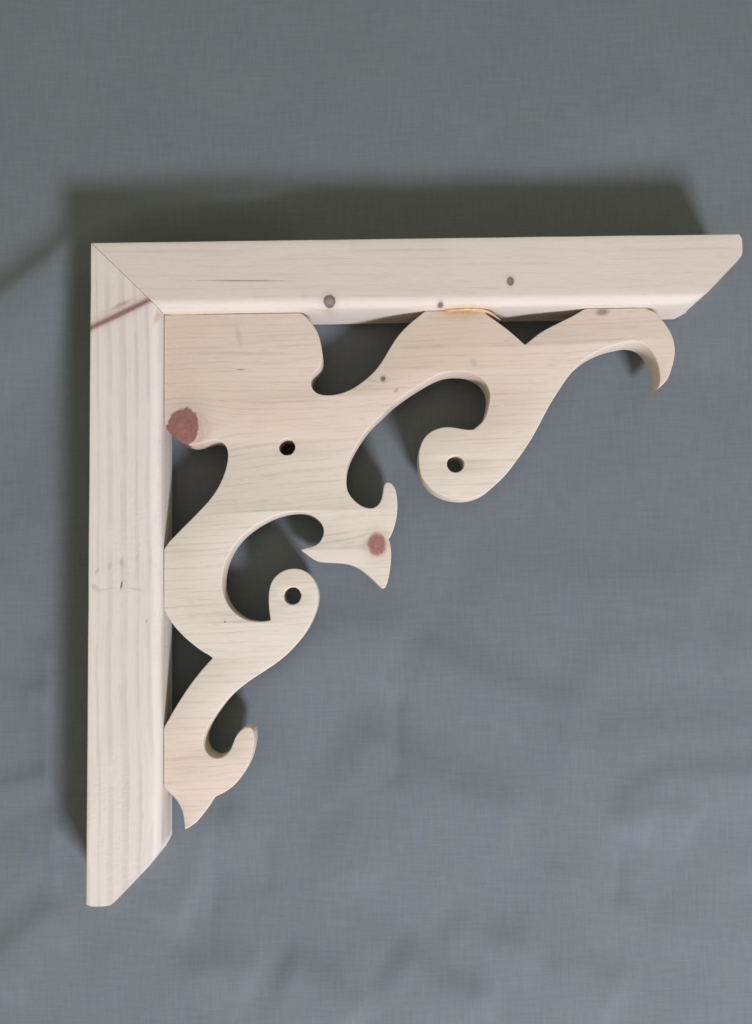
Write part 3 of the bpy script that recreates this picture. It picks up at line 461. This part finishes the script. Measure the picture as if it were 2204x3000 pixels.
W = H = 38.1
def rail_mesh(name, length, blunt, swap, seed):
    """square stick, mitred at the outer corner, its far end clipped at 45 degrees on the inner side"""
    rng = random.Random(seed)
    prof = []                                           # (v, z), going round; the inner edges are generously eased
    def arc(cv, cz, r, a0, a1, n_):
        for i in range(n_ + 1):
            a = math.radians(a0 + (a1 - a0) * i / n_); prof.append((cv + r * math.cos(a), cz + r * math.sin(a)))
    ri, ro = 6.0, 0.7
    arc(W - ri, H - ri, ri, 0, 90, 10)
    for v in (29.0, 26.0, 22.0, 18.0, 15.5, blunt, 10.0, 6.0, 3.0): prof.append((v, H))
    arc(ro, H - ro, ro, 90, 180, 3)
    for z in (30.0, 20.0, 10.0): prof.append((0.0, z))
    arc(ro, ro, ro, 180, 270, 3)
    for v in (3.0, 6.0, 10.0, blunt, 15.5, 18.0, 22.0, 26.0, 29.0): prof.append((v, 0.0))
    arc(W - ri + 2, ri - 2, ri - 2, 270, 360, 8)
    bm = bmesh.new(); rings = []
    N = 110
    knots_ = [rng.uniform(-1, 1) for _ in range(64)]
    def wob(u, j):
        q = u / 17.0 + j * 11.3; i = int(math.floor(q)); f = q - i; f = f * f * (3 - 2 * f)
        return knots_[i % 64] * (1 - f) + knots_[(i + 1) % 64] * f
    def place(u, v, z): return (v * MM, -u * MM, z * MM) if swap else (u * MM, -v * MM, z * MM)
    # rounded corners of the far end, seen from above
    def far(v):
        e = length - max(0.0, v - blunt)
        if v < 3.2: e -= 3.2 - math.sqrt(max(0.0, 3.2 ** 2 - (3.2 - v) ** 2)) if not swap else (3.2 - v) * 0.35
        e -= max(0.0, v - 33.6) * 0.75
        if abs(v - blunt) < 3.0: e -= 0.25 * (3.0 - abs(v - blunt)) * 0.8
        return e
    for i in range(N + 1):
        t = i / N; ring = []
        for (v, z) in prof:
            u0 = v + 0.14; u1 = far(v); u = u0 + (u1 - u0) * t
            edge = 1.0 if (0 < i < N) else 0.3
            vv = v + 0.06 * edge * wob(u, 1) * (1 if v < 8 or v > 30 else 0); zz = z + 0.07 * edge * wob(u, 2 + (v > 19)) * (1 if z > 20 else 0)
            ring.append(bm.verts.new(place(u, vv, zz)))
        rings.append(ring)
    n_ = len(prof)
    for a, b in zip(rings, rings[1:]):
        for j in range(n_):
            k_ = (j + 1) % n_
            bm.faces.new((a[j], a[k_], b[k_], b[j]))
    # end caps as strips between matching top and bottom points
    def cap(ring):
        top = [j for j in range(n_) if prof[j][1] > H / 2]; bot = [j for j in range(n_) if prof[j][1] <= H / 2]
        bm.faces.new([ring[j] for j in range(n_)]) if False else None
        order_t = sorted(top, key=lambda j: prof[j][0]); order_b = sorted(bot, key=lambda j: prof[j][0])
        a, b = 0, 0
        while a < len(order_t) - 1 or b < len(order_b) - 1:
            if b >= len(order_b) - 1 or (a < len(order_t) - 1 and prof[order_t[a + 1]][0] <= prof[order_b[b + 1]][0]):
                f = (ring[order_t[a]], ring[order_t[a + 1]], ring[order_b[b]]); a += 1
            else:
                f = (ring[order_t[a]], ring[order_b[b + 1]], ring[order_b[b]]); b += 1
            try: bm.faces.new(f)
            except ValueError: pass
    cap(rings[0]); cap(rings[-1])
    # torn fibres left hanging on the sawn corner
    for _ in range(4):
        z = rng.uniform(1.0, 9.0); v = W - rng.uniform(0.3, 5.0); u = far(v) - 0.4
        L = rng.uniform(0.8, 1.9); wd = rng.uniform(0.2, 0.4); a = rng.uniform(-0.5, 0.9)
        p0 = (u - 0.3, v - wd, z); p1 = (u - 0.3, v + wd, z); p2 = (u - 0.3, v, z + wd * 1.3); tip = (u + L * math.cos(a), v + L * math.sin(a) * 0.7, z + rng.uniform(-0.6, 0.9))
        vs = [bm.verts.new(place(*q)) for q in (p0, p1, p2, tip)]
        for f in ((0, 1, 3), (1, 2, 3), (2, 0, 3)): bm.faces.new([vs[i] for i in f])
    bmesh.ops.recalc_face_normals(bm, faces=bm.faces)
    me = bpy.data.meshes.new(name); bm.to_mesh(me); bm.free()
    me.polygons.foreach_set('use_smooth', [True] * len(me.polygons)); me.set_sharp_from_angle(angle=math.radians(38))
    return me
r1 = link('rail', rail_mesh('rail', 359.2, 12.4, False, 5), M_top, bracket)
r1['label'] = 'smooth planed pine rail with three small dark knots'
r2 = link('rail', rail_mesh('rail', 353.9, 12.9, True, 8), M_side, bracket)
r2['label'] = 'rough sawn pine rail with a dark red knot streak near its mitre'

Z0, Z1 = 9.5, 28.5
def fretwork():
    """saw-cut board: outline and three drilled holes, its edges lightly sanded"""
    cu = bpy.data.curves.new('fretwork_panel', 'CURVE'); cu.dimensions = '2D'; cu.fill_mode = 'BOTH'
    bev = 0.55
    cu.extrude = (Z1 - Z0) / 2 - bev; cu.bevel_depth = bev; cu.bevel_resolution = 2; cu.offset = -bev
    def spline(pts):
        s = cu.splines.new('POLY'); s.points.add(len(pts) - 1)
        for q, (a, b) in zip(s.points, pts): q.co = (a, b, 0, 1)
        s.use_cyclic_u = True
    spline(OUTLINE)
    rng = random.Random(3)
    for cx, cy, r in ((105.8, -113.6, 4.5), (198.3, -124.5, 4.7), (107.9, -195.2, 4.7)):
        spline([(cx + (r + rng.uniform(-0.12, 0.12) + (-0.5 if i == 5 and r < 4.6 else 0)) * math.cos(a), cy + (r + rng.uniform(-0.12, 0.12)) * math.sin(a))
                for i, a in enumerate([-2 * math.pi * k_ / 48 for k_ in range(48)])])
    tmp = bpy.data.objects.new('fretwork_panel', cu)
    COL.objects.link(tmp)
    dg = bpy.context.evaluated_depsgraph_get()
    me = bpy.data.meshes.new_from_object(tmp.evaluated_get(dg))
    COL.objects.unlink(tmp); bpy.data.objects.remove(tmp); bpy.data.curves.remove(cu)
    me.transform(Matrix.Translation((0, 0, (Z0 + Z1) / 2 * MM)) @ Matrix.Scale(MM, 4))
    bm = bmesh.new(); bm.from_mesh(me)
    bmesh.ops.remove_doubles(bm, verts=bm.verts, dist=1e-6)
    bmesh.ops.recalc_face_normals(bm, faces=bm.faces)
    bm.to_mesh(me); bm.free()
    me.materials.clear()
    me.polygons.foreach_set('use_smooth', [True] * len(me.polygons)); me.set_sharp_from_angle(angle=math.radians(50))
    me.name = 'fretwork_panel'
    return me
panel = link('fretwork_panel', fretwork(), M_panel, bracket)

def glue(pts, r0, tall=0.55):
    bm = bmesh.new(); rng = random.Random(6); rings = []
    n_ = len(pts)
    for i, (a, b, z) in enumerate(pts):
        t = i / (n_ - 1); r = r0 * (0.15 + 0.85 * math.sin(math.pi * t) ** 0.6) * rng.uniform(0.8, 1.15)
        rings.append([bm.verts.new((a * MM, (b + r * 0.8 * math.cos(k_ * 0.7854)) * MM, (z + r * tall * math.sin(k_ * 0.7854)) * MM)) for k_ in range(8)])
    for a, b in zip(rings, rings[1:]):
        for j in range(8): bm.faces.new((a[j], a[(j + 1) % 8], b[(j + 1) % 8], b[j]))
    bm.faces.new(rings[0]); bm.faces.new(rings[-1][::-1])
    bmesh.ops.recalc_face_normals(bm, faces=bm.faces)
    me = bpy.data.meshes.new('dried_glue'); bm.to_mesh(me); bm.free()
    me.polygons.foreach_set('use_smooth', [True] * len(me.polygons))
    return me
g1 = link('dried_glue', glue([(193.8, -38.3, 28.9), (196, -38.4, 29.5), (199, -38.5, 29.9), (203, -38.4, 30.2), (207, -38.3, 30.2), (211, -38.4, 30.0), (215, -38.6, 29.5), (218.5, -39.3, 28.6), (222, -41.0, 27.2), (226, -43.4, 25.5)], 1.35, 1.5), M_glue, bracket)
g1['label'] = 'amber bead of dried glue on top of the middle hump'
g2 = link('dried_glue', glue([(38.6, -38.2, 28.6), (42, -38.2, 28.7), (48, -38.2, 28.7), (55, -38.2, 28.6), (62, -38.2, 28.5)], 0.55), M_glue, bracket)
g2['label'] = 'thin brown line of glue in the inner corner'
g3 = link('dried_glue', glue([(293, -38.0, 28.5), (298, -37.8, 28.6), (303, -37.9, 28.5), (308, -38.8, 28.0), (312, -40.4, 27.4)], 0.40), M_glue, bracket)
g3['label'] = 'thin brown line of glue above the hooked scroll'
